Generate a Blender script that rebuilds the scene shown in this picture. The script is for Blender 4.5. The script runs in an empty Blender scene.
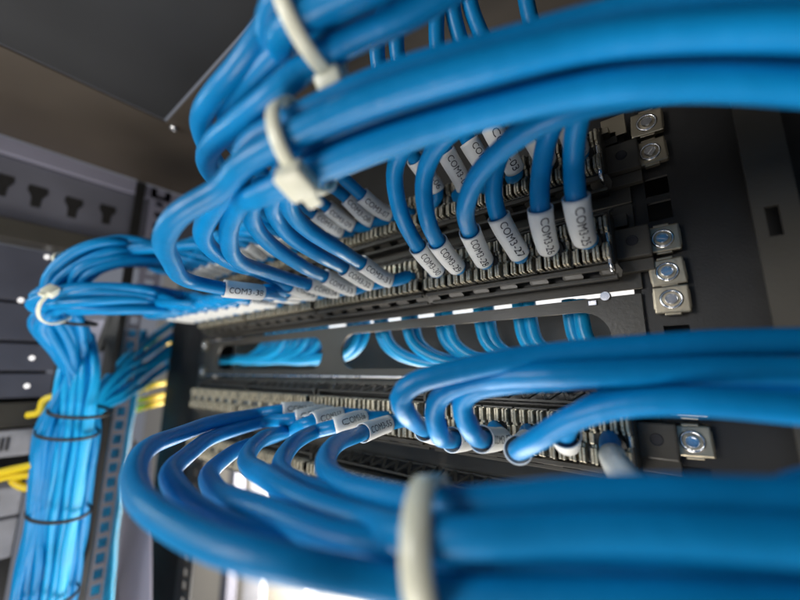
import bpy, bmesh, math, random
from mathutils import Vector, Matrix, Euler
random.seed(7)
S = 0.001                                   # all lengths below are millimetres
scene = bpy.context.scene
C = scene.collection

# ------------------------------------------------------------------ camera
F = 370.0
CAM = Vector((241.6, -206.0, -39.2))
pi_, ro_, ya_ = .195, -.003, .688
R = Matrix.Rotation(ya_, 3, 'Z') @ Matrix.Rotation(pi_, 3, 'X') @ Matrix.Rotation(ro_, 3, 'Y')
rt, fw, up = R @ Vector((1, 0, 0)), R @ Vector((0, 1, 0)), R @ Vector((0, 0, 1))
cam = bpy.data.cameras.new('camera'); co = bpy.data.objects.new('camera', cam); C.objects.link(co)
M4 = Matrix((rt, up, -fw)).transposed().to_4x4(); M4.translation = CAM * S
co.matrix_world = M4
cam.sensor_width = 36; cam.lens = F / 800 * 36; cam.clip_start = 0.004; cam.clip_end = 60
cam.dof.use_dof = True; cam.dof.focus_distance = 0.190; cam.dof.aperture_fstop = 3.5
scene.camera = co

# ------------------------------------------------------------------ light
w = bpy.data.worlds.new('World'); scene.world = w; w.use_nodes = True
bg = w.node_tree.nodes['Background']; bg.inputs[0].default_value = (.80, .85, 1, 1); bg.inputs[1].default_value = .20
def area(name, loc, target, size, power, col, sy=None):
    l = bpy.data.lights.new(name, 'AREA'); l.size = size * S; l.energy = power; l.color = col
    if sy: l.shape = 'RECTANGLE'; l.size_y = sy * S
    o = bpy.data.objects.new(name, l); C.objects.link(o)
    o.location = Vector(loc) * S
    o.rotation_euler = (Vector(target) - Vector(loc)).to_track_quat('-Z', 'Y').to_euler()
    return o
area('key_lamp', (-360, -400, 130), (20, -60, 20), 150, 9.4, (.80, .98, 1))
area('front_lamp', (-90, -690, 40), (80, -40, 0), 220, 2.3, (1, .98, .95))
area('low_lamp', (60, -380, -540), (100, -60, -60), 260, 2.4, (1, .94, .86))
area('left_fill', (-520, -420, -60), (-300, -60, -20), 200, 1.7, (.9, .95, 1))  # unseen fill for the equipment at far left
area('rear_low_lamp', (-10, 60, -420), (80, -110, -60), 330, 3.4, (1, .97, .93))
area('rear_wall_fill', (-380, 300, -300), (-460, 640, -300), 300, 50, (1, .96, .9))  # unseen fill added to brighten the cream wall
scene.view_settings.view_transform = 'Standard'; scene.view_settings.look = 'None'
scene.view_settings.exposure = 0; scene.view_settings.gamma = 1

# ------------------------------------------------------------------ helpers
def ray(px, py): return rt * ((px - 400) / F) + fw + up * (-(py - 300) / F)
def W(px, py, d): return CAM + ray(px, py) * d
def Wx(px, py, X): r = ray(px, py); return CAM + r * ((X - CAM.x) / r.x)
def Wy(px, py, Y): r = ray(px, py); return CAM + r * ((Y - CAM.y) / r.y)
def Wz(px, py, Z): r = ray(px, py); return CAM + r * ((Z - CAM.z) / r.z)
def on_ray(p0, px, py, L):                  # nearer point of a sight line at distance L from p0
    d = ray(px, py).normalized(); v = p0 - CAM; t = v.dot(d); q = (v - d * t).length
    return CAM + d * (t - math.sqrt(max(0, L * L - q * q)))

def nt(name):
    m = bpy.data.materials.new(name); m.use_nodes = True
    return m, m.node_tree, m.node_tree.nodes['Principled BSDF']
def mat(name, col, rough=.5, metal=0, var=.15, nscale=90, bump=0, bscale=400, coat=0, trans=0, spec=.5, rvar=0.12, bdist=.0004):
    m, t, b = nt(name)
    tc = t.nodes.new('ShaderNodeTexCoord'); n = t.nodes.new('ShaderNodeTexNoise')
    n.inputs['Scale'].default_value = nscale; n.inputs['Detail'].default_value = 5
    t.links.new(tc.outputs['Object'], n.inputs['Vector'])
    r = t.nodes.new('ShaderNodeMixRGB'); r.inputs[1].default_value = (*[c * (1 - var) for c in col], 1)
    r.inputs[2].default_value = (*[min(1, c * (1 + var)) for c in col], 1)
    t.links.new(n.outputs['Fac'], r.inputs[0]); t.links.new(r.outputs[0], b.inputs['Base Color'])
    mr = t.nodes.new('ShaderNodeMapRange'); mr.inputs[3].default_value = max(.03, rough - rvar); mr.inputs[4].default_value = min(1, rough + rvar)
    t.links.new(n.outputs['Fac'], mr.inputs[0]); t.links.new(mr.outputs[0], b.inputs['Roughness'])
    n3 = t.nodes.new('ShaderNodeTexNoise'); n3.inputs['Scale'].default_value = nscale * .35 + 6; n3.inputs['Detail'].default_value = 8; n3.inputs['Distortion'].default_value = 1.2
    ad = t.nodes.new('ShaderNodeMath'); ad.operation = 'MULTIPLY_ADD'; ad.inputs[1].default_value = rvar * 1.2; 
    t.links.new(tc.outputs['Object'], n3.inputs['Vector']); t.links.new(n3.outputs['Fac'], ad.inputs[0]); t.links.new(mr.outputs[0], ad.inputs[2]); t.links.new(ad.outputs[0], b.inputs['Roughness'])
    mr.inputs[3].default_value -= rvar * .6; mr.inputs[4].default_value -= rvar * .6
    b.inputs['Metallic'].default_value = metal; b.inputs['Coat Weight'].default_value = coat
    b.inputs['Specular IOR Level'].default_value = spec
    b.inputs['Coat Roughness'].default_value = .15
    if trans: b.inputs['Subsurface Weight'].default_value = trans; b.inputs['Subsurface Radius'].default_value = (.002, .002, .002); b.inputs['Subsurface Scale'].default_value = 1
    if bump:
        n2 = t.nodes.new('ShaderNodeTexNoise'); n2.inputs['Scale'].default_value = bscale; n2.inputs['Detail'].default_value = 3
        t.links.new(tc.outputs['Object'], n2.inputs['Vector'])
        bp = t.nodes.new('ShaderNodeBump'); bp.inputs['Strength'].default_value = bump; bp.inputs['Distance'].default_value = bdist
        t.links.new(n2.outputs['Fac'], bp.inputs['Height']); t.links.new(bp.outputs[0], b.inputs['Normal'])
    return m
M = dict(
    blue=mat('blue_jacket', (.0008, .222, .53), .36, var=.25, nscale=45, bump=.6, bscale=230, coat=0, spec=.3, rvar=.12),
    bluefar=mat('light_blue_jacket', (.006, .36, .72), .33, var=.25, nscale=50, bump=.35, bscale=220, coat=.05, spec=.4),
    yellow=mat('yellow_jacket', (.75, .55, .01), .4, var=.1),
    sleeve=mat('white_sleeve', (.84, .84, .80), .42, var=.07, nscale=140, bump=.15, bscale=700, trans=.1),
    clear=mat('frosted_sleeve', (.80, .82, .76), .3, var=.08, nscale=140, coat=.4, trans=.2),
    ink=mat('dark_ink', (.02, .02, .025), .6, var=.1),
    nylon=mat('nylon', (.80, .79, .63), .38, var=.08, nscale=120, trans=.25, coat=.2),
    black=mat('black_powder_coat', (.018, .017, .016), .42, var=.25, nscale=40, bump=.5, bscale=900, bdist=.00012),
    plate=mat('dark_brown_powder_coat', (.062, .056, .045), .40, var=.2, nscale=30, bump=.5, bscale=600, bdist=.00018),
    blackp=mat('black_plastic', (.013, .013, .013), .38, var=.3, nscale=80),
    rib=mat('contact_plastic', (.66, .59, .44), .27, var=.5, nscale=300, coat=.3, metal=.4, rvar=.18),
    jack=mat('smoky_plastic', (.075, .07, .057), .35, var=.45, nscale=160, coat=.2),
    collar=mat('dark_collar', (.02, .019, .018), .4, var=.4, nscale=200),
    nickel=mat('nickel', (.48, .42, .31), .34, metal=1, var=.12, nscale=150, bump=.15, bscale=500),
    chrome=mat('chrome', (.8, .8, .8), .14, metal=1, var=.05),
    alu=mat('bare_metal_edge', (.78, .76, .78), .28, metal=1, var=.05),
    roof=mat('roof_paint', (.070, .055, .041), .55, var=.25, nscale=12, bump=.2, bscale=300),
    roofin=mat('roof_panel_paint', (.030, .030, .031), .5, var=.2, nscale=10, bump=.2, bscale=300),
    lav=mat('pale_grey_steel', (.30, .29, .36), .45, var=.18, nscale=14, metal=.2),
    grey=mat('mid_grey_steel', (.16, .16, .19), .45, var=.25, nscale=20, metal=.2),
    darkgrey=mat('dark_blue_grey_case', (.095, .098, .125), .4, var=.3, nscale=25),
    rack=mat('pale_case', (.42, .42, .45), .5, var=.3, nscale=60),
    cream=mat('cream_wall', (.72, .66, .55), .8, var=.05, nscale=5),
    matte=mat('matte_black', (.014, .014, .015), .7, var=.3, nscale=30, spec=.25),
    tie=mat('black_strap', (.012, .012, .012), .5, var=.3),
)
def glow(name, col, s):
    m, t, b = nt(name); b.inputs['Base Color'].default_value = (*col, 1)
    b.inputs['Emission Color'].default_value = (*col, 1); b.inputs['Emission Strength'].default_value = s; return m
M['led'] = glow('white_led', (1, .97, .95), 1.1); M['strip'] = glow('gap_glow', (1, .97, .93), 1.05)  # second glow serves the added bar behind the gap

def mesh(name, bm, m, parent=None, smooth=False, loc=None):
    me = bpy.data.meshes.new(name)
    bmesh.ops.recalc_face_normals(bm, faces=bm.faces)
    base = Vector(loc) if loc is not None else Vector((0, 0, 0))
    for v in bm.verts: v.co = (v.co - base) * S
    bm.to_mesh(me); bm.free()
    for mm in (m if isinstance(m, (list, tuple)) else [m]): me.materials.append(M[mm])
    if smooth: me.polygons.foreach_set('use_smooth', [True] * len(me.polygons))
    o = bpy.data.objects.new(name, me); C.objects.link(o); o.location = base * S
    if parent is not None:
        o.parent = parent
        if loc is not None or parent.location.length > 0: o.location = base * S - parent.location
    return o
def root(name, loc=(0, 0, 0)):
    o = bpy.data.objects.new(name, None); C.objects.link(o); o.location = Vector(loc) * S; o.empty_display_size = .01; return o
def tag(o, label=None, cat=None, group=None, kind=None):
    if label: o['label'] = label
    if cat: o['category'] = cat
    if group: o['group'] = group
    if kind: o['kind'] = kind
    return o
def box(bm, x0, x1, y0, y1, z0, z1, bev=0, mi=0):
    ret = bmesh.ops.create_cube(bm, size=1)
    vs = ret['verts']
    for v in vs: v.co = Vector((x0 + (v.co.x + .5) * (x1 - x0), y0 + (v.co.y + .5) * (y1 - y0), z0 + (v.co.z + .5) * (z1 - z0)))
    fs = set(f for v in vs for f in v.link_faces)
    for f in fs: f.material_index = mi
    if bev:
        es = list(set(e for v in vs for e in v.link_edges))
        r = bmesh.ops.bevel(bm, geom=es, offset=bev, segments=2, affect='EDGES', profile=.6)
        for f in r['faces']: f.material_index = mi
def prism(bm, poly, vec, mi=0):
    a = [bm.verts.new(p) for p in poly]; b = [bm.verts.new(Vector(p) + vec) for p in poly]
    n = len(a); fs = [bm.faces.new(a[::-1]), bm.faces.new(b)]
    for i in range(n): fs.append(bm.faces.new((a[i], a[(i + 1) % n], b[(i + 1) % n], b[i])))
    for f in fs: f.material_index = mi
def cyl(bm, c, ax, r0, r1, L, n=20, mi=0):
    q = Vector(ax).normalized().to_track_quat('Z', 'Y').to_matrix(); c = Vector(c)
    rings = [[bm.verts.new(c + q @ Vector((r * math.cos(2 * math.pi * i / n), r * math.sin(2 * math.pi * i / n), h))) for i in range(n)] for r, h in ((r0, 0), (r1, L))]
    fs = [bm.faces.new(rings[0][::-1]), bm.faces.new(rings[1])]
    for i in range(n): fs.append(bm.faces.new((rings[0][i], rings[0][(i + 1) % n], rings[1][(i + 1) % n], rings[1][i])))
    for f in fs: f.material_index = mi
def torus(bm, c, ax, Rr, r, n=24, k=8, mi=0):
    q = Vector(ax).normalized().to_track_quat('Z', 'Y').to_matrix(); c = Vector(c); g = []
    for i in range(n):
        a = 2 * math.pi * i / n
        g.append([bm.verts.new(c + q @ Vector(((Rr + r * math.cos(b)) * math.cos(a), (Rr + r * math.cos(b)) * math.sin(a), r * math.sin(b)))) for b in [2 * math.pi * j / k for j in range(k)]])
    for i in range(n):
        for j in range(k):
            f = bm.faces.new((g[i][j], g[(i + 1) % n][j], g[(i + 1) % n][(j + 1) % k], g[i][(j + 1) % k])); f.material_index = mi

def spline(P, step=3.0):                    # centripetal Catmull-Rom, even spacing
    P = [Vector(p) for p in P]
    Q = [P[0] * 2 - P[1]] + P + [P[-1] * 2 - P[-2]]
    out = []
    for i in range(1, len(Q) - 2):
        p0, p1, p2, p3 = Q[i - 1:i + 3]
        t0 = 0; t1 = t0 + max(1e-3, (p1 - p0).length) ** .5; t2 = t1 + max(1e-3, (p2 - p1).length) ** .5; t3 = t2 + max(1e-3, (p3 - p2).length) ** .5
        n = max(2, int((p2 - p1).length / 1.0))
        for k in range(n):
            t = t1 + (t2 - t1) * k / n
            A1 = p0 * ((t1 - t) / (t1 - t0)) + p1 * ((t - t0) / (t1 - t0)); A2 = p1 * ((t2 - t) / (t2 - t1)) + p2 * ((t - t1) / (t2 - t1)); A3 = p2 * ((t3 - t) / (t3 - t2)) + p3 * ((t - t2) / (t3 - t2))
            B1 = A1 * ((t2 - t) / (t2 - t0)) + A2 * ((t - t0) / (t2 - t0)); B2 = A2 * ((t3 - t) / (t3 - t1)) + A3 * ((t - t1) / (t3 - t1))
            out.append(B1 * ((t2 - t) / (t2 - t1)) + B2 * ((t - t1) / (t2 - t1)))
    out.append(P[-1].copy())
    for _ in range(6): out = [out[0]] + [(out[i - 1] + out[i] * 2 + out[i + 1]) / 4 for i in range(1, len(out) - 1)] + [out[-1]]
    res = [out[0]]; acc = 0
    for a, b in zip(out, out[1:]):
        acc += (b - a).length
        if acc >= step: res.append(b); acc = 0
    if acc > step * .3: res.append(out[-1])
    return res
def frames(pts):
    T = []
    for i in range(len(pts)):
        T.append((pts[min(i + 1, len(pts) - 1)] - pts[max(i - 1, 0)]).normalized())
    n = T[0].orthogonal().normalized(); N = [n]
    for i in range(1, len(pts)):
        n = N[-1] - T[i] * N[-1].dot(T[i]); N.append(n.normalized())
    return T, N
def tube(bm, pts, rad, n=16, cap=True, mi=0):
    T, N = frames(pts); rings = []
    for i, p in enumerate(pts):
        r = rad(i / (len(pts) - 1)) if callable(rad) else rad
        B = T[i].cross(N[i])
        rings.append([bm.verts.new(p + (N[i] * math.cos(a) + B * math.sin(a)) * r) for a in [2 * math.pi * k / n for k in range(n)]])
    for a, b in zip(rings, rings[1:]):
        for k in range(n):
            f = bm.faces.new((a[k], a[(k + 1) % n], b[(k + 1) % n], b[k])); f.material_index = mi; f.smooth = True
    if cap:
        bm.faces.new(rings[0][::-1]).material_index = mi; bm.faces.new(rings[-1]).material_index = mi
    return rings
def hollow(bm, pts, ro, ri, n=24, slant=None):
    a = tube(bm, pts, ro, n, False); b = tube(bm, pts, ri, n, False)
    for ra, rb in ((a[0], b[0]), (a[-1], b[-1])):
        for k in range(n): bm.faces.new((ra[k], ra[(k + 1) % n], rb[(k + 1) % n], rb[k]))
def arc_part(pts, s0, s1, n=14):
    cum = [0]
    for a, b in zip(pts, pts[1:]): cum.append(cum[-1] + (b - a).length)
    def at(s):
        s = max(0, min(cum[-1] - 1e-4, s))
        for i in range(len(cum) - 1):
            if cum[i + 1] >= s: return pts[i].lerp(pts[i + 1], (s - cum[i]) / max(1e-6, cum[i + 1] - cum[i]))
        return pts[-1]
    return [at(s0 + (s1 - s0) * k / n) for k in range(n + 1)]

# text wrapped on a sleeve
_cache = {}
def text_mesh(body):
    if body in _cache: return _cache[body].copy()
    cu = bpy.data.curves.new('t', 'FONT'); cu.body = body; cu.size = 1; cu.align_x = 'CENTER'; cu.align_y = 'CENTER'; cu.resolution_u = 3
    o = bpy.data.objects.new('t', cu); C.objects.link(o)
    dg = bpy.context.evaluated_depsgraph_get(); me = bpy.data.meshes.new_from_object(o.evaluated_get(dg))
    bm = bmesh.new(); bm.from_mesh(me)
    bpy.data.objects.remove(o); bpy.data.curves.remove(cu); bpy.data.meshes.remove(me)
    xs = [v.co.x for v in bm.verts]; ys = [v.co.y for v in bm.verts]
    cx, cy, wx, hy = (min(xs) + max(xs)) / 2, (min(ys) + max(ys)) / 2, max(xs) - min(xs), max(ys) - min(ys)
    for v in bm.verts: v.co.x = (v.co.x - cx) / wx; v.co.y = (v.co.y - cy) / hy
    for k in range(-5, 6): bmesh.ops.bisect_plane(bm, geom=bm.verts[:] + bm.edges[:] + bm.faces[:], plane_co=(0, k / 11, 0), plane_no=(0, 1, 0))
    bmesh.ops.triangulate(bm, faces=bm.faces)
    _cache[body] = bm
    return bm.copy()
def wrap_text(body, pts, rad, parent, length, height, off=0.0, flip=False):
    bm = text_mesh(body); T, N = frames(pts); n = len(pts) - 1
    L = sum((b - a).length for a, b in zip(pts, pts[1:]))
    mid = pts[n // 2]; t = T[n // 2]; v = (CAM - mid).normalized(); v = (v - t * v.dot(t)).normalized()
    for q in bm.verts:                       # reading direction: from the cable end of the sleeve to its plug end
        u = .5 - q.co.x * length / L; i = max(0, min(n - 1e-6, u * n)); k = int(i); p = pts[k].lerp(pts[k + 1], i - k)
        tt = T[k]; d = (v - tt * v.dot(tt)).normalized(); rd = -tt; upv = d.cross(rd).normalized()
        r = (rad(u) if callable(rad) else rad) + .07; th = q.co.y * height / r + off
        q.co = p + d * math.cos(th) * r + upv * math.sin(th) * r
    return mesh('lettering', bm, 'ink', parent)

CR = 4.05
def cable(P, mname='blue', r=CR, name='network_cable', sides=16, step=3.0):
    pts = spline(P, step); ph = [random.uniform(0, 6.28) for _ in range(6)]
    for i, q in enumerate(pts):
        w_ = min(1, i * step / 60) * .45
        q += Vector([w_ * (math.sin(i * step / 17 + ph[k]) + .7 * math.sin(i * step / 9.3 + ph[k + 3])) for k in range(3)])
    bm = bmesh.new(); tube(bm, pts, r, sides)
    return mesh(name, bm, mname, smooth=False), pts
def jack_pos(row, k):                       # k = 0..23 from the right
    g, i = divmod(k, 6); X = 162 - 108 * g + 43.75 - 17.5 * i
    return Vector((X, -20, ROWZ[row]))
ROWZ = {1: 66.7, 2: 22.2, 3: -66.7, 4: -115.0}
def labelled(row, k, tip, top, rest, label, num, group, sl=24, sm='sleeve', text=True, toff=.0, dd=None, sr=0):
    J = jack_pos(row, k); J0 = J + Vector((0, 6, 0))
    if dd: tp = W(tip[0], tip[1], dd[0]); to = W(top[0], top[1], dd[1])
    else:
        tp = on_ray(J + Vector((0, -4, 0)), tip[0], tip[1], 9); to = on_ray(tp, top[0], top[1], sl)
    P = [J0, J + Vector((0, -3, 0)), tp, to] + rest
    o, pts = cable(P)
    # find the arc lengths of tip and top
    cum = 0; best = {0: (9e9, 0), 1: (9e9, 0)}; prev = pts[0]
    for i, p in enumerate(pts):
        cum += (p - prev).length; prev = p
        if cum > 130: break
        for j, q in enumerate((tp, to)):
            d = (p - q).length
            if d < best[j][0]: best[j] = (d, cum)
    s0, s1 = best[0][1], max(best[1][1], best[0][1] + 14)
    sp = arc_part(pts, s0, s1)
    rad = lambda u: 5.0 + .35 * u + sr * u
    bm = bmesh.new(); hollow(bm, sp, rad, lambda u: 4.5 + .35 * u + sr * u)
    s = mesh('label_sleeve', bm, sm, o)
    if text: wrap_text('COM3-%02d' % num, sp, rad, s, (s1 - s0) * random.uniform(.78, .86), 3.7, toff + random.uniform(-.16, .16))
    b = bmesh.new(); cyl(b, J + Vector((0, 3, 0)), (tp - J), 5.6, 4.9, 7, 18); mesh('strain_boot', b, 'collar', o)
    tag(o, label, 'cable', group)
    return o

def bundle(stations):
    ax = [W(*s) for s in stations]; out = []
    for i, p in enumerate(ax):
        t = (ax[min(i + 1, len(ax) - 1)] - ax[max(i - 1, 0)]).normalized()
        v = (CAM - p).normalized(); v = (v - t * v.dot(t)).normalized()      # towards the viewer side
        u = t.cross(v); u = u if u.dot(up) > 0 else -u
        out.append((p, t, u, v))
    return out
def member(B, a, b, start=0, tw=0.0):       # a = up offset, b = front offset
    out = []
    for i, (p, t, u, v) in enumerate(B[start:]):
        c, s = math.cos(tw * i), math.sin(tw * i)
        out.append(p + u * (a * c - b * s) + v * (a * s + b * c))
    return out
def polar(deg, r=9.0): return (r * math.sin(math.radians(deg)), r * math.cos(math.radians(deg)))
def zip_tie(c, t, rx, ry, u, v, width, head_ang, label, hs=1.0, thick=1.2, m='nylon', tail=True):
    rt_ = root('cable_tie', c)
    bm = bmesh.new(); n = 48; g = []
    for i in range(n):
        a = 2 * math.pi * i / n; rr = []
        for (dr, dt) in ((0, -width / 2), (thick, -width / 2 + .4), (thick, width / 2 - .4), (0, width / 2)):
            rr.append(bm.verts.new(c + u * math.sin(a) * (rx + dr) + v * math.cos(a) * (ry + dr) + t * dt))
        g.append(rr)
    for i in range(n):
        for j in range(4):
            f = bm.faces.new((g[i][j], g[(i + 1) % n][j], g[(i + 1) % n][(j + 1) % 4], g[i][(j + 1) % 4])); f.smooth = True
    mesh('band', bm, m, rt_, loc=c)
    a = math.radians(head_ang); d = (u * math.sin(a) + v * math.cos(a)); p = c + u * math.sin(a) * rx + v * math.cos(a) * ry; s = t.cross(d)
    if hs:
        bm = bmesh.new(); box(bm, -width * .75, width * .75, -width * .8, width * .8, -1, width * .8, width * .2)
        X = Matrix((t, s, d)).transposed()
        for q in bm.verts: q.co = p + d * .8 + X @ (q.co * hs)
        mesh('head', bm, m, rt_, smooth=True, loc=c)
        if tail:
            bm = bmesh.new(); box(bm, -width * .4, width * .4, -width * .9, width * 1.1, 1, 2.3, .3)
            for q in bm.verts: q.co = p + d * .8 + s * width * .6 + X @ (q.co * hs)
            mesh('tail', bm, m, rt_, loc=c)
    tag(rt_, label, 'cable tie')
    return rt_

# ------------------------------------------------------------------ rack structure
NTH = ['first','second','third','fourth','fifth','sixth','seventh','eighth','ninth','tenth','eleventh','twelfth','thirteenth','fourteenth']
def plate_from_pixels(name, poly, place, m, thick, parent=None, vec=None):
    P = [place(*p) for p in poly]; n = (P[1] - P[0]).cross(P[2] - P[0]).normalized()
    if n.dot(P[0] - CAM) < 0: n = -n
    bm = bmesh.new(); prism(bm, P, vec if vec is not None else n * thick); return mesh(name, bm, m, parent)
RZ = 204
t = root('cabinet_roof', (0, 100, RZ))
k0 = Wz(165, 122, RZ)
bm = bmesh.new()
box(bm, k0.x - 1, 700, k0.y + 1.2, 560, RZ, RZ + 2); box(bm, -300, k0.x - .6, -700, 560, RZ, RZ + 2)
mesh('roof_frame', bm, 'roof', t, loc=(0, 100, RZ))
bm = bmesh.new(); box(bm, k0.x + 1.2, 700, -700, k0.y - 1.2, RZ + 1, RZ + 3, .5); mesh('roof_cover', bm, 'roofin', t, loc=(0, 100, RZ))
q = Wz(174, 127, RZ); bm = bmesh.new(); cyl(bm, q, (0, 0, -1), 4.2, 3.2, 3); torus(bm, q + Vector((0, 0, -3)), (0, 0, 1), 2, .6); mesh('screw', bm, 'chrome', t, smooth=True, loc=(0, 100, RZ))
tag(t, 'dark brown metal roof of the cabinet with an inset cover panel', 'cabinet roof')
bm = bmesh.new(); box(bm, -330, 298, 80, 82, -50, RZ - 1); tag(mesh('dark_backing', bm, 'black'), 'black sheet added behind the patch panels to keep the rack interior dark', 'dark backing')  # added dark sheet, hides the bright wall so the openings stay dark
bm = bmesh.new(); box(bm, -2500, 2500, 640, 660, -1200, 900); tag(mesh('wall', bm, 'cream'), kind='structure')

# left side of the cabinet: beam with keyholes along the depth
XL = -300
t = root('side_beam', (XL, -150, 170))
zt, z1, z2, z3 = 203, 186, 118, 96
bm = bmesh.new(); box(bm, XL - 20, XL, -520, 0, z1, zt, 1.5); mesh('top_rail', bm, 'lav', t, loc=(XL, -150, 170))
bm = bmesh.new(); box(bm, XL - 22, XL - 6, -520, -6, z2, z1 - 1.5, 1); mesh('web_plate', bm, 'grey', t, loc=(XL, -150, 170))
bm = bmesh.new(); box(bm, XL - 30, XL + 2, -520, -40, z3, z2 - 1, 1.5); mesh('lower_rail', bm, 'plate', t, loc=(XL, -150, 170))
for px, py in ((2, 184), (37, 196), (73, 207), (107, 214)):
    c = Wx(px, py, XL - 5.8); bm = bmesh.new()
    pr = [(-7.5, 11), (7.5, 11), (8.5, 5), (4.4, -2), (3.8, -13), (-3.8, -13), (-4.4, -2), (-8.5, 5)]
    prism(bm, [Vector((XL - 5.6, c.y + a, c.z + b)) for a, b in pr], Vector((-1, 0, 0))); mesh('keyhole', bm, 'collar', t, loc=(XL, -150, 170))
tag(t, 'pale grey steel side beam with black keyhole slots under the roof', 'side beam')

def perforated(name, x0, x1, y, z0, z1, hw, hh, pitch, m, th=2, parent=None, skip=None):
    bm = bmesh.new(); cx = (x0 + x1) / 2
    box(bm, x0, cx - hw / 2, y, y + th, z0, z1); box(bm, cx + hw / 2, x1, y, y + th, z0, z1)
    z = z0; n = int((z1 - z0) / pitch)
    for i in range(n + 1):
        za = z0 + i * pitch; box(bm, cx - hw / 2, cx + hw / 2, y, y + th, za, min(z1, za + pitch - hh))
    return mesh(name, bm, m, parent)
t = root('cabinet_post', (-300, -58, 0))
def perf_x(X, y0, y1, z0, z1, hw, hh, pitch):
    bm = bmesh.new(); cy = (y0 + y1) / 2
    box(bm, X - 2, X, y0, cy - hw / 2, z0, z1); box(bm, X - 2, X, cy + hw / 2, y1, z0, z1)
    for k in range(int((z1 - z0) / pitch) + 1):
        za = z0 + k * pitch; box(bm, X - 2, X, cy - hw / 2, cy + hw / 2, za, min(z1, za + pitch - hh))
    return bm
mesh('perforated_strip', perf_x(-300, -71, -57, -560, 60, 8.5, 10, 15.5), 'grey', t, loc=(-300, -58, 0))
mesh('upper_strip', perf_x(-300, -66, -42, 62, 203, 9.5, 8.5, 15.5), 'lav', t, loc=(-300, -58, 0))
bm = bmesh.new(); box(bm, -300, -298, -83, -72.5, -560, 203, .4); mesh('black_edge', bm, 'black', t, loc=(-300, -58, 0))
tag(t, 'pale perforated steel post left of the black rack column', 'cabinet post')
# black column and lower grey cover between post and rack
bm = bmesh.new(); box(bm, -372, -262, 4, 22, -520, 200, 1.5); tag(mesh('rack_column', bm, 'matte'), 'smooth black column at the left end of the patch panels', 'rack column')
o = plate_from_pixels('column_cover', [(133, 440), (150, 455), (150, 720), (100, 720)], lambda a, b: Wy(a, b, -35), 'lav', 2); tag(o, 'pale grey cover sheet low down beside the black column', 'cover sheet')

# cable channel at the left
DB = 372
t = root('cable_channel', W(75, 420, DB + 30))
for poly in ([(113, 290), (124, 290), (107, 400), (96, 470), (74, 640), (60, 640), (85, 470), (97, 400)],
             [(112, 300), (120, 300), (100, 352), (94, 352)],
             [(60, 330), (68, 330), (58, 420), (28, 560), (16, 640), (4, 640), (20, 560), (46, 420)]):
    o = plate_from_pixels('side_bar', poly, lambda a, b: W(a, b, DB + 22), 'black', 0, None, fw * 5); o.parent = t; o.location = -t.location
o = plate_from_pixels('back_sheet', [(62, 320), (108, 320), (80, 640), (10, 640)], lambda a, b: W(a, b, DB + 60), 'lav', 2); o.parent = t; o.location = -t.location
tag(t, 'dark open channel with a pale back holding the upright blue bundle', 'cable channel')

# neighbouring equipment at far left
lines = [242, 300, 341, 372, 400]
sw = ['dark blue grey switch case with pale round lamp, just under the side beam', 'dark switch case beside the corner where blue cables turn down',
      'dark switch case with one pale lamp, third from the top at far left', 'shallow dark switch case with pale lamp above the brown shelf']
leds = [[(47, 257), (48, 277)], [(21, 300), (37, 330)], [(32, 358)], [(27, 386)]]
for i in range(4):
    za = Wx(0, lines[i] + .6, -330).z; zb = Wx(0, lines[i + 1] - .6, -330).z
    bm = bmesh.new(); box(bm, -640, -330, -480, -120, zb + .8, za - .8, 1.5)
    o = mesh('network_switch', bm, 'darkgrey', smooth=False)
    for px, py in leds[i]:
        c = Wx(px, py, -330); b = bmesh.new(); cyl(b, c + Vector((-1, 0, 0)), (1, 0, 0), 2.6, 2.0, 2.2, 16); mesh('status_lamp', b, 'led', o)
    tag(o, sw[i], 'network switch')
t = Wx(0, 402, -330).z
bm = bmesh.new(); box(bm, -640, -326, -480, -128, Wx(0, 428, -330).z, t - 1, 1); tag(mesh('shelf', bm, 'plate'), 'brown shelf front at far left below the switch cases', 'shelf')
for i, (a, b, lab) in enumerate(((431, 458, 'pale case with dark grilles above the yellow cables'), (489, 518, 'pale case just below the yellow cables'), (521, 560, 'pale case with dark grilles, lowest of the far left cases'))):
    za, zb = Wx(0, a, -330).z, Wx(0, b, -330).z
    bm = bmesh.new(); box(bm, -640, -330, -480, -132, zb, za, 2); o = mesh('equipment_case', bm, 'rack')
    for yy in (-240, -200, -168):
        bm = bmesh.new()
        for k in range(5): box(bm, -330.2, -329.2, yy + k * 4, yy + k * 4 + 2, zb + (za - zb) * .25, za - (za - zb) * .25)
        mesh('grille', bm, 'collar', o)
    tag(o, lab, 'equipment case')
bm = bmesh.new(); box(bm, -640, -380, -520, -125, -420, 90); tag(mesh('equipment_cabinet', bm, 'black'), 'black cabinet interior behind the cases at far left', 'cabinet')
for i, (ys, lab) in enumerate((([(-20, 478), (10, 470), (45, 464)], 'top yellow cable crossing the gap between the pale cases'), ([(-20, 484), (12, 476), (48, 474)], 'middle yellow cable crossing the gap between the pale cases'), ([(50, 486), (25, 488), (12, 480), (30, 474), (55, 478)], 'yellow cable bent into a small loop between the pale cases'))):
    o, _ = cable([W(a, b, 345 + 4 * i) for a, b in ys], 'yellow', 3.5); tag(o, lab, 'cable', 'yellow cables at far left')
o, _ = cable([W(28, 415, 350), (W(40, 412, 350)), W(44, 400, 350), W(56, 396, 352)], 'yellow', 3.2); tag(o, 'short yellow cable stub bent above the far left brown shelf', 'cable')
for i, (y0, y1) in enumerate(((338, 342), (350, 346), (395, 386), (402, 398), (412, 405))):
    o, _ = cable([W(104, y0 + 6, 530), W(128, y0, 525), W(150, y1, 535), W(172, y1 - 4, 580)], 'yellow', 4); tag(o, '%s yellow cable from the top, seen through the perforated post' % NTH[i], 'cable', 'yellow cables behind the perforated post')
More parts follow.
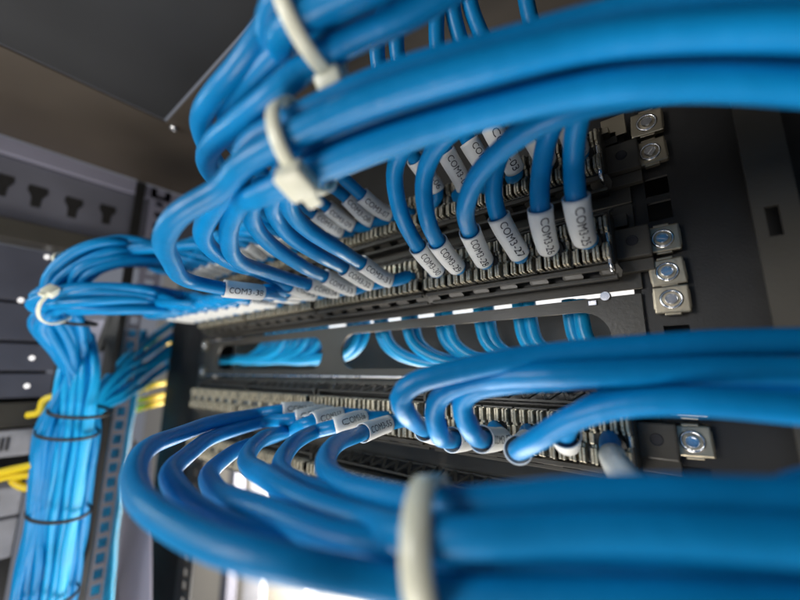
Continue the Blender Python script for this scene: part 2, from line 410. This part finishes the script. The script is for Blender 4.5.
for i in range(7):
    a = 118 - i * 3
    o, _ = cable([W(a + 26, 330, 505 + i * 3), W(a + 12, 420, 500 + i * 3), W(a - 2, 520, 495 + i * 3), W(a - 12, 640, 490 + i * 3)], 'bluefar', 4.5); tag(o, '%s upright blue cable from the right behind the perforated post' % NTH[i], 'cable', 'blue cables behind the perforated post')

# posts seen behind, bottom
for px, wd, y, mm, lab in ((222, 26, 300, 'darkgrey', 'dark upright post behind the rack, left of the pale doorway'), (306, 9, 320, 'grey', 'thin grey upright post behind the rack under the looped cables')):
    a = Wy(px, 560, y); bm = bmesh.new(); box(bm, a.x, a.x + wd * 1.3, y, y + 25, -900, -150, 1.5); tag(mesh('rear_post', bm, mm), lab, 'post')
bm = bmesh.new(); a = Wy(245, 560, 420); box(bm, a.x, a.x + 90, 420, 436, -900, -170, 2); tag(mesh('rear_door', bm, 'rack'), 'pale grey door leaf standing behind the rack at bottom', 'door')

# rails
def rail(x0, x1, hx, lab, zlo, cy=0):
    t = root('rack_rail', (hx, cy, 0)); bm = bmesh.new(); hs = 4.75
    zs = sorted([u * 44.45 + k for u in range(int(zlo / 44.45) - 1, 5) for k in (6.35, 22.225, 38.1)])
    box(bm, x0, hx - hs, cy, cy + 2.2, zlo - 60, 203); box(bm, hx + hs, x1, cy, cy + 2.2, zlo - 60, 203)
    prev = zlo - 60
    for z in zs:
        if z < zlo - 50 or z > 198: continue
        box(bm, hx - hs, hx + hs, cy, cy + 2.2, prev, z - hs); prev = z + hs
    box(bm, hx - hs, hx + hs, cy, cy + 2.2, prev, 203)
    o = mesh('rail_plate', bm, 'black', t, loc=(hx, cy, 0)); tag(t, lab, 'rack rail'); return t
rail(221, 300, 232.5, 'black rack rail with square holes and cage nuts at right', -260, 2)
rail(-262, -224, -238, 'black rack rail with square holes at the far left of the panels', -420, 2)
bm = bmesh.new(); box(bm, -262, -226, 26, 28, -140, 200); tag(mesh('dark_hole_backing', bm, 'black'), 'black strip added behind the far left rack rail to darken its holes', 'rail backing')  # added dark strip, stands in for shade in the rail holes
bm = bmesh.new(); box(bm, 299, 301.5, -200, 90, -500, RZ - 1, .5); tag(mesh('side_wall', bm, 'black'), 'black cabinet side wall at the right edge', 'side wall')
bm = bmesh.new(); box(bm, 223, 262, 24, 26, -400, 200); tag(mesh('dark_hole_backing', bm, 'black'), 'black strip added behind the right rack rail to darken its holes', 'rail backing')  # added dark strip, keeps the bright wall out of the rail holes
t = root('cabinet_strut', (280, -12, 0))
bm = bmesh.new(); x0, x1 = 262, 273
box(bm, x0 + 3.5, x1 - 3.5, -14, -12, -260, -60); box(bm, x0 + 3.5, x1 - 3.5, -14, -12, -48, 12); box(bm, x0 + 3.5, x1 - 3.5, -14, -12, 24, 180)
box(bm, x0, x0 + 3.5, -14, -12, -260, 180); box(bm, x1 - 3.5, x1, -14, -12, -260, 180)
mesh('slotted_face', bm, 'plate', t, loc=(280, -12, 0)); bm = bmesh.new(); box(bm, x1, x1 + 2, -14, 1.5, -260, 180); mesh('strut_side', bm, 'plate', t, loc=(280, -12, 0))
tag(t, 'grey slotted upright strut right of the cage nuts', 'strut')

# cage nuts
def cage_nut():
    t = root('cage_nut')
    bm = bmesh.new(); box(bm, -6.6, 6.6, -3.6, -.4, -6.2, 6.2, .7); box(bm, -6.9, -5.4, -2.6, 1.8, -4, 4, .3); box(bm, 5.4, 6.9, -2.6, 1.8, -4, 4, .3)
    box(bm, -3, 3, -3.3, -.6, -7.1, -6.0, .3); box(bm, -3, 3, -3.3, -.6, 6.0, 7.1, .3)
    mesh('cage', bm, 'nickel', t)
    bm = bmesh.new(); torus(bm, (0, -3.7, 0), (0, 1, 0), 3.9, .65, 28); cyl(bm, (0, -3.4, 0), (0, -1, 0), 3.7, 3.6, .12, 24, 1)
    mesh('rim', bm, ('chrome', 'collar'), t, smooth=True)
    bm = bmesh.new(); cyl(bm, (0, -3.2, 0), (0, -1, 0), 2.6, 2.3, 1.6, 20)
    torus(bm, (0, -4.75, 0), (0, 1, 0), 2.0, .35, 20, 6); box(bm, -.35, .35, -5.2, -4.7, -1.9, 1.9)
    mesh('screw_end', bm, 'chrome', t, smooth=False); return t
def dup(t):
    r = t.copy(); C.objects.link(r)
    for c in t.children:
        d = c.copy(); C.objects.link(d); d.parent = r
        for e in c.children:
            f = e.copy(); C.objects.link(f); f.parent = d
    return r
nuts = [(82.55, 'brassy cage nut at the top of the right rail, just under the blue bundle'), (66.7, 'brassy cage nut second from the top of the right rail'),
        (22.2, 'bluish cage nut beside the second patch panel, upper one of three'), (6.35, 'bluish cage nut, middle one of the three beside the second patch panel'),
        (-6.35, 'silver cage nut, lowest of the three, beside the end of the bright gap'), (-50.8, 'brassy cage nut half hidden by the blue cables across the right rail'),
        (-66.7, 'brassy cage nut fully visible below the middle blue cables')]
N0 = cage_nut()
for i, (z, lab) in enumerate(nuts):
    o = N0 if i == 0 else dup(N0)
    o.location = Vector((232.5 + random.uniform(-.5, .5), 0, z)) * S; o.rotation_euler = (0, random.uniform(-.05, .05), 0); tag(o, lab, 'cage nut', 'cage nuts on the right rack rail')
    for c in o.children:
        if c.name.startswith('screw_end'): c.rotation_euler = (0, random.uniform(0, 3.1), 0)
def left_fastener(z, lab):
    o = dup(N0); o.location = Vector((-238, 0, z)) * S; tag(o, lab, 'cage nut', 'cage nuts on the left rack rail')
left_fastener(-6.35, 'upper small cage nut at the left end of the slotted plate'); left_fastener(-38.1, 'lower small cage nut at the left end of the slotted plate')

# ------------------------------------------------------------------ patch panels
bm = bmesh.new()                             # one jack, origin in its centre at the panel face
box(bm, -8.4, 8.4, -18, 0, -10.8, 10.8, .4, 1)
rj = random.Random(3)
for s in (1, -1):
    za, zb = sorted((s * 3.6, s * (10.2 if s > 0 else 10.4)))
    for k in range(4):
        x = -6.3 + k * 4.2
        for dx, hgt in ((-1.25, 23.4), (.55, 24.2)):
            h = hgt + rj.uniform(-.5, .4); c = rj.uniform(-.15, .15)
            box(bm, x + dx - .35 + c, x + dx + .75 + c, -h, -17, za + rj.uniform(0, .5), zb - rj.uniform(0, .4), .22, 0)
            box(bm, x + dx - .35 + c, x + dx + .75 + c, -h + 1.6, -17, za - (1.3 if s > 0 else 0), zb + (0 if s > 0 else 1.3), .2, 0)
    box(bm, -8.35, -7.85, -22.6, -17, za, zb, 0, 1)
box(bm, -7.6, 7.6, -20.6, -17, -2.6, 2.6, .4, 1)
box(bm, -8.2, -6.3, -22.2, -17, -2.4, 2.4, .4, 0); box(bm, 6.6, 8.2, -22, -17, -2.2, 2.2, .4, 0)
me_o = mesh('jack', bm, ('rib', 'jack')); JM = me_o.data; bpy.data.objects.remove(me_o)
bm = bmesh.new(); torus(bm, (0, -18.6, 0), (0, 1, 0), 5.6, 1.3, 24, 8); cyl(bm, (0, -17.6, 0), (0, -1, 0), 5.2, 5.2, .8, 20)
me_o = mesh('collar', bm, 'collar', smooth=True); CM = me_o.data; bpy.data.objects.remove(me_o)
def oval(cx, cz, w, h, n=6):
    r = h / 2; P = []
    for s, c0 in ((1, cx + w / 2 - r), (-1, cx - w / 2 + r)):
        for k in range(n + 1):
            a = -math.pi / 2 + math.pi * k / n; P.append((c0 + s * r * math.cos(a), cz + s * r * math.sin(a)))
    return P
def bezel():
    bm = bmesh.new(); X = 52
    for s in (-1, 1): box(bm, min(s * 50.2, s * 52), max(s * 50.2, s * 52), -16, -1, -14, 14.5, .3)
    box(bm, -X, X, -15.5, -14, 13.6, 14.8, .2); box(bm, -X, X, -5.5, -4, 18.8, 19.9, .2)
    for s in (-1, 1): prism(bm, [Vector((s * X, -15, 14)), Vector((s * X, -4.5, 18.6)), Vector((s * X, -4.5, 19.8)), Vector((s * X, -15, 15.4))], Vector((-s * 1.6, 0, 0)))
    box(bm, -X + 2, X - 2, -12, -1.5, 12.2, 12.6, 0, 1); box(bm, -X + 2, X - 2, -2.0, -1.3, 12.6, 19, 0, 1)
    n = 9; d_ = 96.0 / n
    for k in range(n):
        a = -48 + k * d_; b = a + d_
        for (x0, y0, z0, x1, y1, z1) in ((a, -14.6, 14.2, a + d_ / 2, -5.2, 18.8), (a + d_ / 2, -5.2, 18.8, b, -14.6, 14.2)):
            prism(bm, [Vector((x0 - .9, y0, z0)), Vector((x0 + .9, y0, z0)), Vector((x1 + .9, y1, z1)), Vector((x1 - .9, y1, z1))], Vector((0, 0, 1.0)))
    # bottom lip: slanted bar with long slots
    box(bm, -X, X, -19.5, -16.6, -14.2, -12.0, .25); box(bm, -X, X, -13, -10, -17.6, -16.0, .25)
    box(bm, -X + 1, X - 1, -9, -2, -16.6, -16, 0, 1); box(bm, -X + 1, X - 1, -9.4, -9, -16.6, -12, 0, 1)
    for k in range(7):
        x = -53.5 + k * 16.6; prism(bm, [Vector((x, -19, -12.6)), Vector((x + 7.2, -19, -12.6)), Vector((x + 8.4, -15, -15)), Vector((x + 7.2, -11, -17.0)), Vector((x, -11, -17.0)), Vector((x - 1.2, -15, -15))], Vector((0, .8, 1.2)))
    return bm
me_o = mesh('bezel', bezel(), ('plate', 'collar')); BZ = me_o.data; bpy.data.objects.remove(me_o)
def inst(name, me, parent, loc):
    o = bpy.data.objects.new(name, me); C.objects.link(o); o.parent = parent; o.location = Vector(loc) * S; return o
def patch_panel(row, lab, full=True):
    z = ROWZ[row]; t = root('patch_panel', (0, 0, z))
    bm = bmesh.new(); box(bm, -240, 222, -1, 1.2, -27.2 if row == 3 else -21.4, 21.4, .3)
    mesh('face_plate', bm, 'plate').parent = t
    for s, x0, x1 in ((1, 213.6, 228), (-1, -236, -219)):
        bm = bmesh.new(); box(bm, x0, x1, -9, -1.2, -8, 7, .8); box(bm, min(x0, x1) - (2 if s < 0 else 0), max(x0, x1), -5, -1.2, -14, -8.2, .4)
        box(bm, x0, x0 + 6, -6, -1.3, 9.3, 16, .4)
        e = mesh('end_bracket', bm, 'plate'); e.parent = t
        b = bmesh.new(); cyl(b, ((x0 + x1) / 2, -8.9, 0), (0, -1, 0), 2.2, 2.2, .25, 18); torus(b, ((x0 + x1) / 2, -9.1, 0), (0, 1, 0), 2.3, .25)
        h = mesh('screw_hole', b, 'ink', e)
    if row != 4:
        b = bmesh.new(); tube(b, spline([(212.8, -10, 13), (212.8, -19, 12), (212.8, -20.5, 8), (212.8, -20.5, -10), (212.8, -19, -14), (212.8, -10, -15)], 1.2), 1.1, 10); mesh('retaining_wire', b, 'chrome').parent = t
    if row in (1,):
        b = bmesh.new(); box(b, 213, 224, -6, -4.6, 13, 24, .3); box(b, 213, 217, -12, -6, 13, 16, .3); mesh('metal_clip', b, 'nickel').parent = t
    for g in range(4):
        if row == 4 and g < 1: pass
        inst('port_bezel', BZ, t, (162 - 108 * g, 0, 0))
        for i in range(6):
            j = inst('jack', JM, t, (162 - 108 * g + 43.75 - 17.5 * i, 0, 0)); inst('collar', CM, j, (0, 0, 0))
    tag(t, lab, 'patch panel', 'patch panels stacked in the rack'); return t
patch_panel(1, 'top patch panel with ribbed ports and blue cables in its left and right ports')
patch_panel(2, 'second patch panel, just above the bright gap, with cables COM3-25 to COM3-48')
patch_panel(3, 'third patch panel, just below the slotted plate, with cables leaning towards the viewer')
patch_panel(4, 'lowest patch panel with empty ports behind the looped cables')

# slotted cable manager plate
t = root('slotted_plate', (0, 0, -22.2))
def slot_plate():
    bm = bmesh.new(); z0, z1 = -19.6, 20.5; n = 8
    slots = [(-207, -13, 28), (11, 207, 28)]
    xs = [-242]
    for a, b, h in slots: xs += [a, b]
    xs.append(221)
    # solid parts between the slots
    for i in range(0, len(xs), 2): box(bm, xs[i], xs[i + 1], -1, 1, z0, z1)
    for a, b, h in slots:
        r = h / 2
        for s, ze in ((1, z1), (-1, z0)):
            top = [(a, 0)]
            for k in range(n + 1):
                an = math.pi - math.pi / 2 * k / n; top.append((a + r + r * math.cos(an), r * math.sin(an) * s))
            for k in range(n + 1):
                an = math.pi / 2 - math.pi / 2 * k / n; top.append((b - r + r * math.cos(an), r * math.sin(an) * s))
            P = top + [(b, ze), (a, ze)]
            # split into quads for clean faces
            for k in range(len(top) - 1):
                (xa, za), (xb, zb) = top[k], top[k + 1]
                if abs(xa - xb) < 1e-6: continue
                prism(bm, [Vector((xa, -1, za)), Vector((xb, -1, zb)), Vector((xb, -1, ze)), Vector((xa, -1, ze))], Vector((0, 2, 0)))
    bmesh.ops.remove_doubles(bm, verts=bm.verts, dist=.001)
    return bm
o = mesh('plate', slot_plate(), 'plate'); o.parent = t
bm = bmesh.new(); box(bm, -232, 214, -3.2, -1.1, -20.6, -19.0, .4); mesh('lower_edge', bm, 'alu').parent = t
bm = bmesh.new(); box(bm, -232, -150, -3.0, -1.1, 19.6, 20.8, .4); mesh('upper_edge', bm, 'alu').parent = t
bm = bmesh.new(); cyl(bm, (206, -1, 20.8), (0, -1, 0), 2.6, 2.2, 1.6); box(bm, 198, 202, -2.2, -1, 16.8, 19.5, .3); mesh('rivet', bm, 'alu').parent = t
tag(t, 'dark slotted plate with two long rounded openings showing blue cables', 'cable manager')
bm = bmesh.new(); box(bm, -160, 214, 34, 38, -1, 12, .5); tag(mesh('gap_glow_bar', bm, 'strip'), 'added white glowing bar making the bright line in the gap above the slotted plate', 'glowing bar')  # added glow behind the gap gives the bright line; no lamp known there

# cables behind the slots
g2 = 'blue cables hanging behind the slotted plate'
for n_, x in enumerate((378, 386, 408, 416, 442, 451, 480, 489, 522, 532, 572, 583)):
    j = random.uniform(-2, 2); y = random.uniform(13, 20)
    P = [Wy(x + j - 3, 300, y), Wy(x + j, 326, y), Wy(x + j + 5, 342, y), Wy(x + j + 20, 355, y + 1), Wy(x + j + 45, 363, y + 4), Wy(x + j + 85, 370 + j * .6, y + 7), Wy(x + j + 130, 378, y + 9)]
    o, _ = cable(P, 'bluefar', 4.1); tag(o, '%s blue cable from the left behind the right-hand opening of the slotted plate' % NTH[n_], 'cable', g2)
for n_, x in enumerate((264, 271, 278, 286, 293, 301, 308, 315, 322, 346, 354, 362)):
    j = random.uniform(-1.5, 1.5); y = random.uniform(12, 24)
    P = [Wy(x + j + 4, 312, y), Wy(x + j + 2, 334, y), Wy(x + j - 3, 346, y), Wy(x + j - 14, 355 + j, y + 1), Wy(x + j - 38, 359 + j, y + 4), Wy(x + j - 75, 360 + j, y + 7), Wy(x + j - 105, 361, y + 9)]
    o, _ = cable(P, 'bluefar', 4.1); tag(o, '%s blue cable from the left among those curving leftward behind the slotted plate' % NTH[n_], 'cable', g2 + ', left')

# ------------------------------------------------------------------ bundles
LB = lambda n, extra: 'blue cable, sleeve COM3-%02d, %s' % (n, extra)
# B : from the middle tie across the top right
BB = bundle([(262, 171, 121), (305, 148, 114), (350, 128, 109), (450, 94, 101), (580, 60, 93), (700, 48, 86), (880, 50, 78)])
GB = 'cables of the second patch panel'
labelled(2, 13, (262, 292), (222, 288), [W(190, 281, 205), W(171, 263, 165), W(165, 240, 140), (W(182, 213, 128)), W(222, 187, 122)] + member(BB, *polar(30, 8.6), tw=.03), LB(38, 'leftmost large loop below the middle tie'), 38, GB, dd=(236, 219))
labelled(2, 10, (313, 294), (290, 286), [W(262, 273, 240), W(235, 264, 210), W(213, 251, 182), W(203, 232, 160), W(214, 203, 140), W(240, 178, 127)] + member(BB, *polar(102, 8.0), tw=.03), LB(35, 'its loop tucked behind the leftmost large loop'), 35, GB)
labelled(2, 9, (336, 292), (307, 284), [W(262, 270, 220), W(240, 261, 195), W(229, 247, 172), W(228, 228, 156), W(240, 204, 140)] + member(BB, *polar(-42), tw=.03), LB(34, 'second large loop below the middle tie'), 34, GB)
labelled(2, 8, (353, 290), (323, 276), [W(300, 264, 215), W(270, 244, 190), W(253, 223, 170), W(251, 206, 155), W(262, 188, 138)] + member(BB, *polar(-114), tw=.03), LB(33, 'dropping from the middle tie in the middle of the row'), 33, GB)
labelled(2, 7, (371, 284), (343, 268), [W(318, 255, 205), W(290, 235, 185), W(276, 213, 170), W(274, 194, 152), W(284, 172, 135)] + member(BB, *polar(174), start=1, tw=.03), LB(32, 'second from the right of those dropping from the middle tie'), 32, GB)
labelled(2, 6, (391, 281), (361, 263), [W(335, 248, 195), W(305, 225, 175), W(291, 206, 160), W(289, 186, 146), W(297, 163, 130)] + member(BB, 0, 0, start=1), LB(31, 'rightmost of those dropping from the middle tie'), 31, GB)
# right group of row 2
labelled(2, 0, (585, 240), (577, 198), [W(574, 160, 146), W(576, 122, 136), W(592, 85, 122), W(640, 55, 110), W(720, 35, 102), W(880, 25, 98)], LB(25, 'rightmost of the six upright sleeves above the bright gap'), 25, GB, toff=.25)
labelled(2, 1, (548, 248), (540, 208), [W(541, 170, 155), W(551, 130, 148), W(575, 100, 135), W(640, 72, 118), W(720, 55, 107), W(880, 45, 104)], LB(26, 'second upright sleeve from the right above the bright gap'), 26, GB, toff=.2)
labelled(2, 2, (520, 256), (499, 217), [W(494, 185, 168), W(501, 152, 160), W(530, 120, 145), W(590, 90, 126), W(700, 70, 112), W(880, 62, 106)], LB(27, 'third upright sleeve from the right above the bright gap'), 27, GB, toff=.2)
labelled(2, 3, (485, 262), (470, 232), [W(466, 205, 158), W(478, 174, 145), W(512, 142, 130), W(560, 116, 118), W(620, 98, 112), W(720, 85, 108), W(880, 78, 104)], LB(28, 'crossing in front of the third sleeve from the right'), 28, GB)
labelled(2, 4, (458, 268), (438, 243), [W(425, 212, 172), W(424, 172, 162), W(442, 140, 150), W(490, 112, 135), W(560, 95, 122), W(700, 88, 115), W(880, 88, 112)], LB(29, 'fifth upright sleeve from the right above the bright gap'), 29, GB)
labelled(2, 5, (437, 271), (419, 247), [W(399, 205, 178), W(395, 166, 168), W(413, 134, 156), W(460, 108, 142), W(540, 80, 128), W(700, 64, 120), W(880, 60, 118)], LB(30, 'leftmost of the six upright sleeves above the bright gap'), 30, GB)

# A : top left bundle, cables 07..12
BA = bundle([(294, 40, 112), (336, 10, 106), (382, -16, 100), (440, -52, 95), (540, -120, 90)])
GA = 'cables of the top patch panel'
A = [(6, (389, 214), (360, 194), [W(336, 174, 222), W(300, 142, 190), W(281, 117, 165), W(277, 96, 145), (W(284, 66, 124))], 18, 'uppermost sleeve right of the middle tie'),
     (7, (371, 221), (345, 196), [W(322, 180, 232), W(288, 151, 195), W(268, 127, 168), W(261, 106, 148), W(268, 76, 126)], 90, 'second sleeve right of the middle tie'),
     (8, (356, 227), (328, 207), [W(306, 190, 242), W(272, 158, 205), W(252, 138, 172), W(246, 116, 150), W(256, 84, 128)], 162, 'third sleeve right of the middle tie'),
     (9, (342, 232), (314, 213), [W(290, 196, 250), W(258, 170, 210), W(238, 150, 175), W(229, 130, 152), W(242, 95, 128)], 0, 'fourth sleeve right of the middle tie'),
     (10, (326, 238), (296, 221), [W(270, 203, 250), W(232, 175, 205), W(208, 150, 168), W(200, 126, 148), W(212, 98, 130), (W(246, 58, 118))], 126, 'forming the outermost loop at upper left'),
     (11, (310, 242), (282, 226), [W(255, 208, 250), W(225, 190, 205), W(208, 168, 165), W(210, 148, 142), W(236, 124, 126), W(270, 98, 116)], -54, 'forming the lower of the two upper left loops')]
for k, tip, top, rest, ang, ex in A:
    a = polar(ang) if ang else (0, 0)
    labelled(1, k, tip, top, rest + member(BA, *a, tw=.1), LB(k + 1, ex), k + 1, GA)
# 01..06
for k, tip, top, pts, ex in ((5, (438, 192), (415, 160), [(400, 128), (384, 88), (377, 48), (384, 12), (410, -40)], 'leftmost strand crossing the brown gap between the top bundles'),
                             (4, (465, 190), (446, 153), [(427, 120), (405, 82), (398, 46), (401, 10), (424, -40)], 'second strand across the brown gap between the top bundles'),
                             (3, (493, 182), (468, 142), [(455, 112), (440, 68), (436, 24), (446, -40)], 'third strand across the gap between the top bundles'),
                             (2, (516, 172), (493, 131), [(480, 98), (462, 48), (453, 8), (456, -40)], 'fourth strand across the gap between the top bundles'),
                             (1, (546, 162), (526, 122), [(510, 92), (484, 44), (470, 4), (466, -40)], 'fifth strand across the gap between the top bundles'),
                             (0, (578, 150), (563, 110), [(550, 78), (532, 20), (520, -40)], 'rightmost strand across the gap between the top bundles')):
    labelled(1, k, tip, top, [W(a, b, 196 - 4 * i) for i, (a, b) in enumerate(pts)], LB(k + 1, ex), k + 1, GA, toff=.3)

# U and V : left-going bundles that turn down into the upright bundle
UB = bundle([(172, 255, 372), (120, 251, 338), (84, 264, 326), (62, 288, 328), (62, 315, 338), (72, 350, 352), (74, 395, 358), (68, 430, 358), (58, 512, 356), (44, 600, 350), (36, 660, 346)])
VB = bundle([(186, 304, 366), (150, 299, 340), (110, 298, 326), (72, 299, 320), (48, 303, 322), (50, 322, 332), (70, 356, 350), (74, 396, 358), (68, 432, 358), (58, 514, 356), (44, 602, 350), (36, 662, 346)])
order = ['first', 'second', 'third', 'fourth', 'fifth', 'sixth']
def leftgoing(row, k, tip, top, mid, B, a, b, spread, ex, num, grp):
    n = len(B); pts = []
    for i, (p, t, u, v) in enumerate(B):
        if i == 0 and k >= 17: continue
        w_ = min(1, max(0, (i - n + 7) / 3))  # upright part: flat and wide
        j = Vector((random.uniform(-1, 1), random.uniform(-1, 1), random.uniform(-1, 1))) * 2.4
        side = t.cross(v)
        if side.dot(u) < 0: side = -side
        aa = a * (1 - w_) + spread[0] * w_; bb = b * (1 - w_) + spread[1] * w_
        pts.append(p + side * aa + v * bb + j * .8)
    labelled(row, k, tip, top, [mid] + pts, LB(num, ex), num, grp)
slots_ = [(-19 + 5.4 * (i % 8), -10 + 8 * (i // 8)) for i in range(24)]; random.shuffle(slots_)
def jpx(row, k):
    d = jack_pos(row, k) + Vector((0, -4, 0)) - CAM; z = d.dot(fw); return 400 + F * d.dot(rt) / z, 300 - F * d.dot(up) / z, z
si = 0
for k in range(12, 24):
    x, y, z = jpx(1, k); g = k < 18
    tip = (x - (9 if g else 6), y - (2 if g else 1)); top = (tip[0] - (17 if g else 21), tip[1] - (12 if g else 7))
    i = k - 12; a, b = (-9 + 6.0 * (i % 4), -8 + 8 * (i // 4))
    mid = W(top[0] - 22, top[1] - 8 + (i % 3) * 2, z - 40)
    leftgoing(1, k, tip, top, mid, UB, a, b, slots_[si], 'running left from the top panel', k + 1, GA); si += 1
for k in [11, 12] + list(range(14, 24)):
    x, y, z = jpx(2, k)
    tip = (x - 7, y + .5); top = (tip[0] - 27, tip[1] - 3)
    i = si - 12; a, b = (-8 + 5.6 * (i % 4), -8 + 8 * (i // 4))
    mid = W(top[0] - 20, top[1] - 1, z - 48)
    leftgoing(2, k, tip, top, mid, VB, a, b, slots_[si], 'running left from the second panel', k + 1, GB); si += 1
# upright bundle extras
for i in range(14):
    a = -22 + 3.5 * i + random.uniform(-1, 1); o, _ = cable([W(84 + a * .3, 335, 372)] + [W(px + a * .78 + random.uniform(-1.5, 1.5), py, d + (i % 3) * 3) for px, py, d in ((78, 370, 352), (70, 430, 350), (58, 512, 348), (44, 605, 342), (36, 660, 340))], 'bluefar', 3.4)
    tag(o, 'pale blue cable on the front of the upright bundle, %s from its left edge' % NTH[i], 'cable', 'blue cables of the upright bundle')
for i in range(9):
    a = random.uniform(-2.5, 2.5); c_, r_ = i % 5, i // 5; dd = r_ * 9
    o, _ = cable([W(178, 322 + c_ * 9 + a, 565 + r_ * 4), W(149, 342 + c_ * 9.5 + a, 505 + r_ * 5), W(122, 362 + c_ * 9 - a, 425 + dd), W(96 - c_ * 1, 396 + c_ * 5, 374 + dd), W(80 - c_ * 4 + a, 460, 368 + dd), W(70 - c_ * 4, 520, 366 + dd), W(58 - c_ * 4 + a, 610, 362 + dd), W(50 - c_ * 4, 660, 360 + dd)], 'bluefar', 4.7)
    tag(o, '%s blue cable joining the upright bundle from the right through the post' % NTH[i], 'cable', 'blue cables joining the upright bundle')
for (px, py, d, rx, ry, lab) in ((72, 322, 338, 12, 22, 'black strap round the bundle where it turns down'), (80, 411, 350, 22, 27, 'black strap where the side cables join the upright bundle'), (68, 432, 352, 22, 27, 'black strap just below the join of the upright bundle'), (59, 511, 350, 22, 27, 'black strap halfway down the upright bundle'), (46, 592, 346, 22, 27, 'black strap near the bottom of the upright bundle')):
    c = W(px, py, d); t = (W(px - 10, py + 80, d) - W(px + 10, py - 80, d)).normalized(); v = -fw; v = (v - t * v.dot(t)).normalized(); u = t.cross(v)
    zip_tie(c, t, ry * .95, rx * .8, u, v, 3.2, 200, lab, 0, 1.4, 'tie')
for (px, py, d, ang, r, lab, hd) in ((68, 264, 326, 25, 12, 'white cable tie looped on the upper turn of the left bundles', 0), (60, 306, 318, -20, 18, 'white cable tie with large knot at the corner where bundles turn down', 1)):
    c = W(px, py, d); a = math.radians(ang); t = (rt * math.cos(a) + up * math.sin(a)).normalized(); v = -fw; u = t.cross(v)
    zip_tie(c, t, r * .85, r, u, v, 3, -50, lab, 2.0 if hd else 0, 1.5)

# middle tie on B, tie on A
def tie_on(B, i, rr, width, ang, lab, hs=1.0, f=0.0):
    p, t, u, v = B[i]
    if f: p = p.lerp(B[i + 1][0], f)
    zip_tie(p, t, rr, rr, u, v, width, ang, lab, hs)
tie_on(BB, 1, 13.6, 4.6, -25, 'cream cable tie with square head on the middle bundle', 1.3)
tie_on(BA, 0, 13.8, 4.8, -60, 'cream cable tie around the bundle at the top of the photo', 1.2, .45)

# C : row 3 right group
GC = 'cables of the third patch panel'
BC = bundle([(560, 367, 122), (680, 362, 112), (880, 358, 104)])
labelled(3, 5, (441, 435), (424, 428), [W(405, 411, 140), W(400, 397, 136), W(412, 385, 134), W(450, 374, 130)] + member(BC, 5, 1.5), LB(54, 'hooking over the left end of the middle right bundle'), 54, GC, sl=20, sr=.8)
labelled(3, 4, (472, 437), (450, 440), [W(438, 428, 148), W(434, 408, 146), W(443, 392, 142), W(480, 382, 134)] + member(BC, -2.5, 5.5), LB(53, 'second hook from the left under the middle right bundle'), 53, GC, sl=20, sr=.8)
labelled(3, 3, (502, 437), (481, 438), [W(470, 425, 143), W(464, 408, 142), W(472, 393, 138), W(505, 384, 132)] + member(BC, -4, -5), LB(52, 'third hook from the left under the middle right bundle'), 52, GC, sl=20, sr=.8)
labelled(3, 2, (526, 441), (518, 451), [W(538, 437, 130), W(568, 419, 121), W(620, 405, 111), W(700, 402, 101), W(880, 418, 90)], LB(51, 'coming straight at the viewer below the middle right bundle'), 51, GC, sl=20, text=False, sr=.55)
labelled(3, 1, (568, 444), (565, 434), [W(578, 416, 125), W(620, 396, 118), W(700, 388, 112), W(880, 392, 104)], LB(50, 'short sleeve partly hidden behind the cable across it'), 50, GC, sl=16, text=False, sr=.8)
labelled(3, 0, (612, 455), (642, 500), [W(665, 540, 95), W(700, 600, 85), W(760, 700, 78)], 'blue cable in a frosted clear sleeve dropping from the third panel at right', 49, GC, sl=34, sm='clear', text=False)

# D : row 3 second group, loops to the bottom bundle
BD = bundle([(435, 548, 84), (560, 550, 76), (700, 552, 70), (900, 556, 64)])
D = [(11, (312, 409), (282, 411), [(258, 414, 252), (218, 421, 222), (172, 436, 182), (146, 453, 152), (134, 472, 130), (138, 493, 114), (154, 511, 102), (175, 526, 94), (204, 541, 87), (246, 556, 81), (300, 570, 78), (365, 580, 79)], -54, 'outermost loop at lower left'),
     (10, (323, 411), (296, 418), [(262, 423, 250), (222, 434, 218), (189, 451, 180), (173, 470, 150), (178, 491, 130), (196, 509, 117), (236, 529, 106), (290, 549, 98), (360, 562, 94)], -126, 'second loop from the left at lower left'),
     (9, (331, 414), (304, 424), [(282, 433, 262), (250, 445, 230), (222, 461, 190), (208, 475, 160), (214, 490, 138), (240, 503, 120), (274, 516, 107), (320, 531, 95), (372, 541, 88)], 0, 'third loop from the left at lower left'),
     (8, (340, 414), (310, 422), [(288, 431, 242), (264, 438, 205), (251, 450, 180), (251, 465, 155), (271, 483, 130), (308, 501, 112), (362, 520, 98)], 18, 'fourth loop from the left at lower centre'),
     (7, (364, 418), (337, 426), [(316, 431, 215), (296, 442, 186), (284, 458, 165), (285, 475, 142), (306, 492, 124), (360, 508, 110)], 162, 'fifth loop from the left at lower centre'),
     (6, (391, 423), (363, 432), [(342, 441, 176), (327, 455, 152), (327, 470, 134), (347, 485, 118), (388, 496, 102)], 90, 'rightmost loop at lower centre')]
for k, tip, top, rest, ang, ex in D:
    a = polar(ang) if ang else (0, 0)
    labelled(3, k, tip, top, [W(*r) for r in rest] + member(BD, *a, tw=.04), LB(49 + k, ex), 49 + k, GC)
tie_on(BD, 0, 14.0, 6.6, -150, 'wide pale cable tie around the bottom bundle', 1.0)
# a further cable at the right foreground edge
o, _ = cable([W(745, 520, 70), W(790, 497, 74), W(850, 478, 80), W(950, 450, 90)]); tag(o, 'blurred blue cable crossing the lower right corner', 'cable')

scene.render.engine = 'CYCLES'
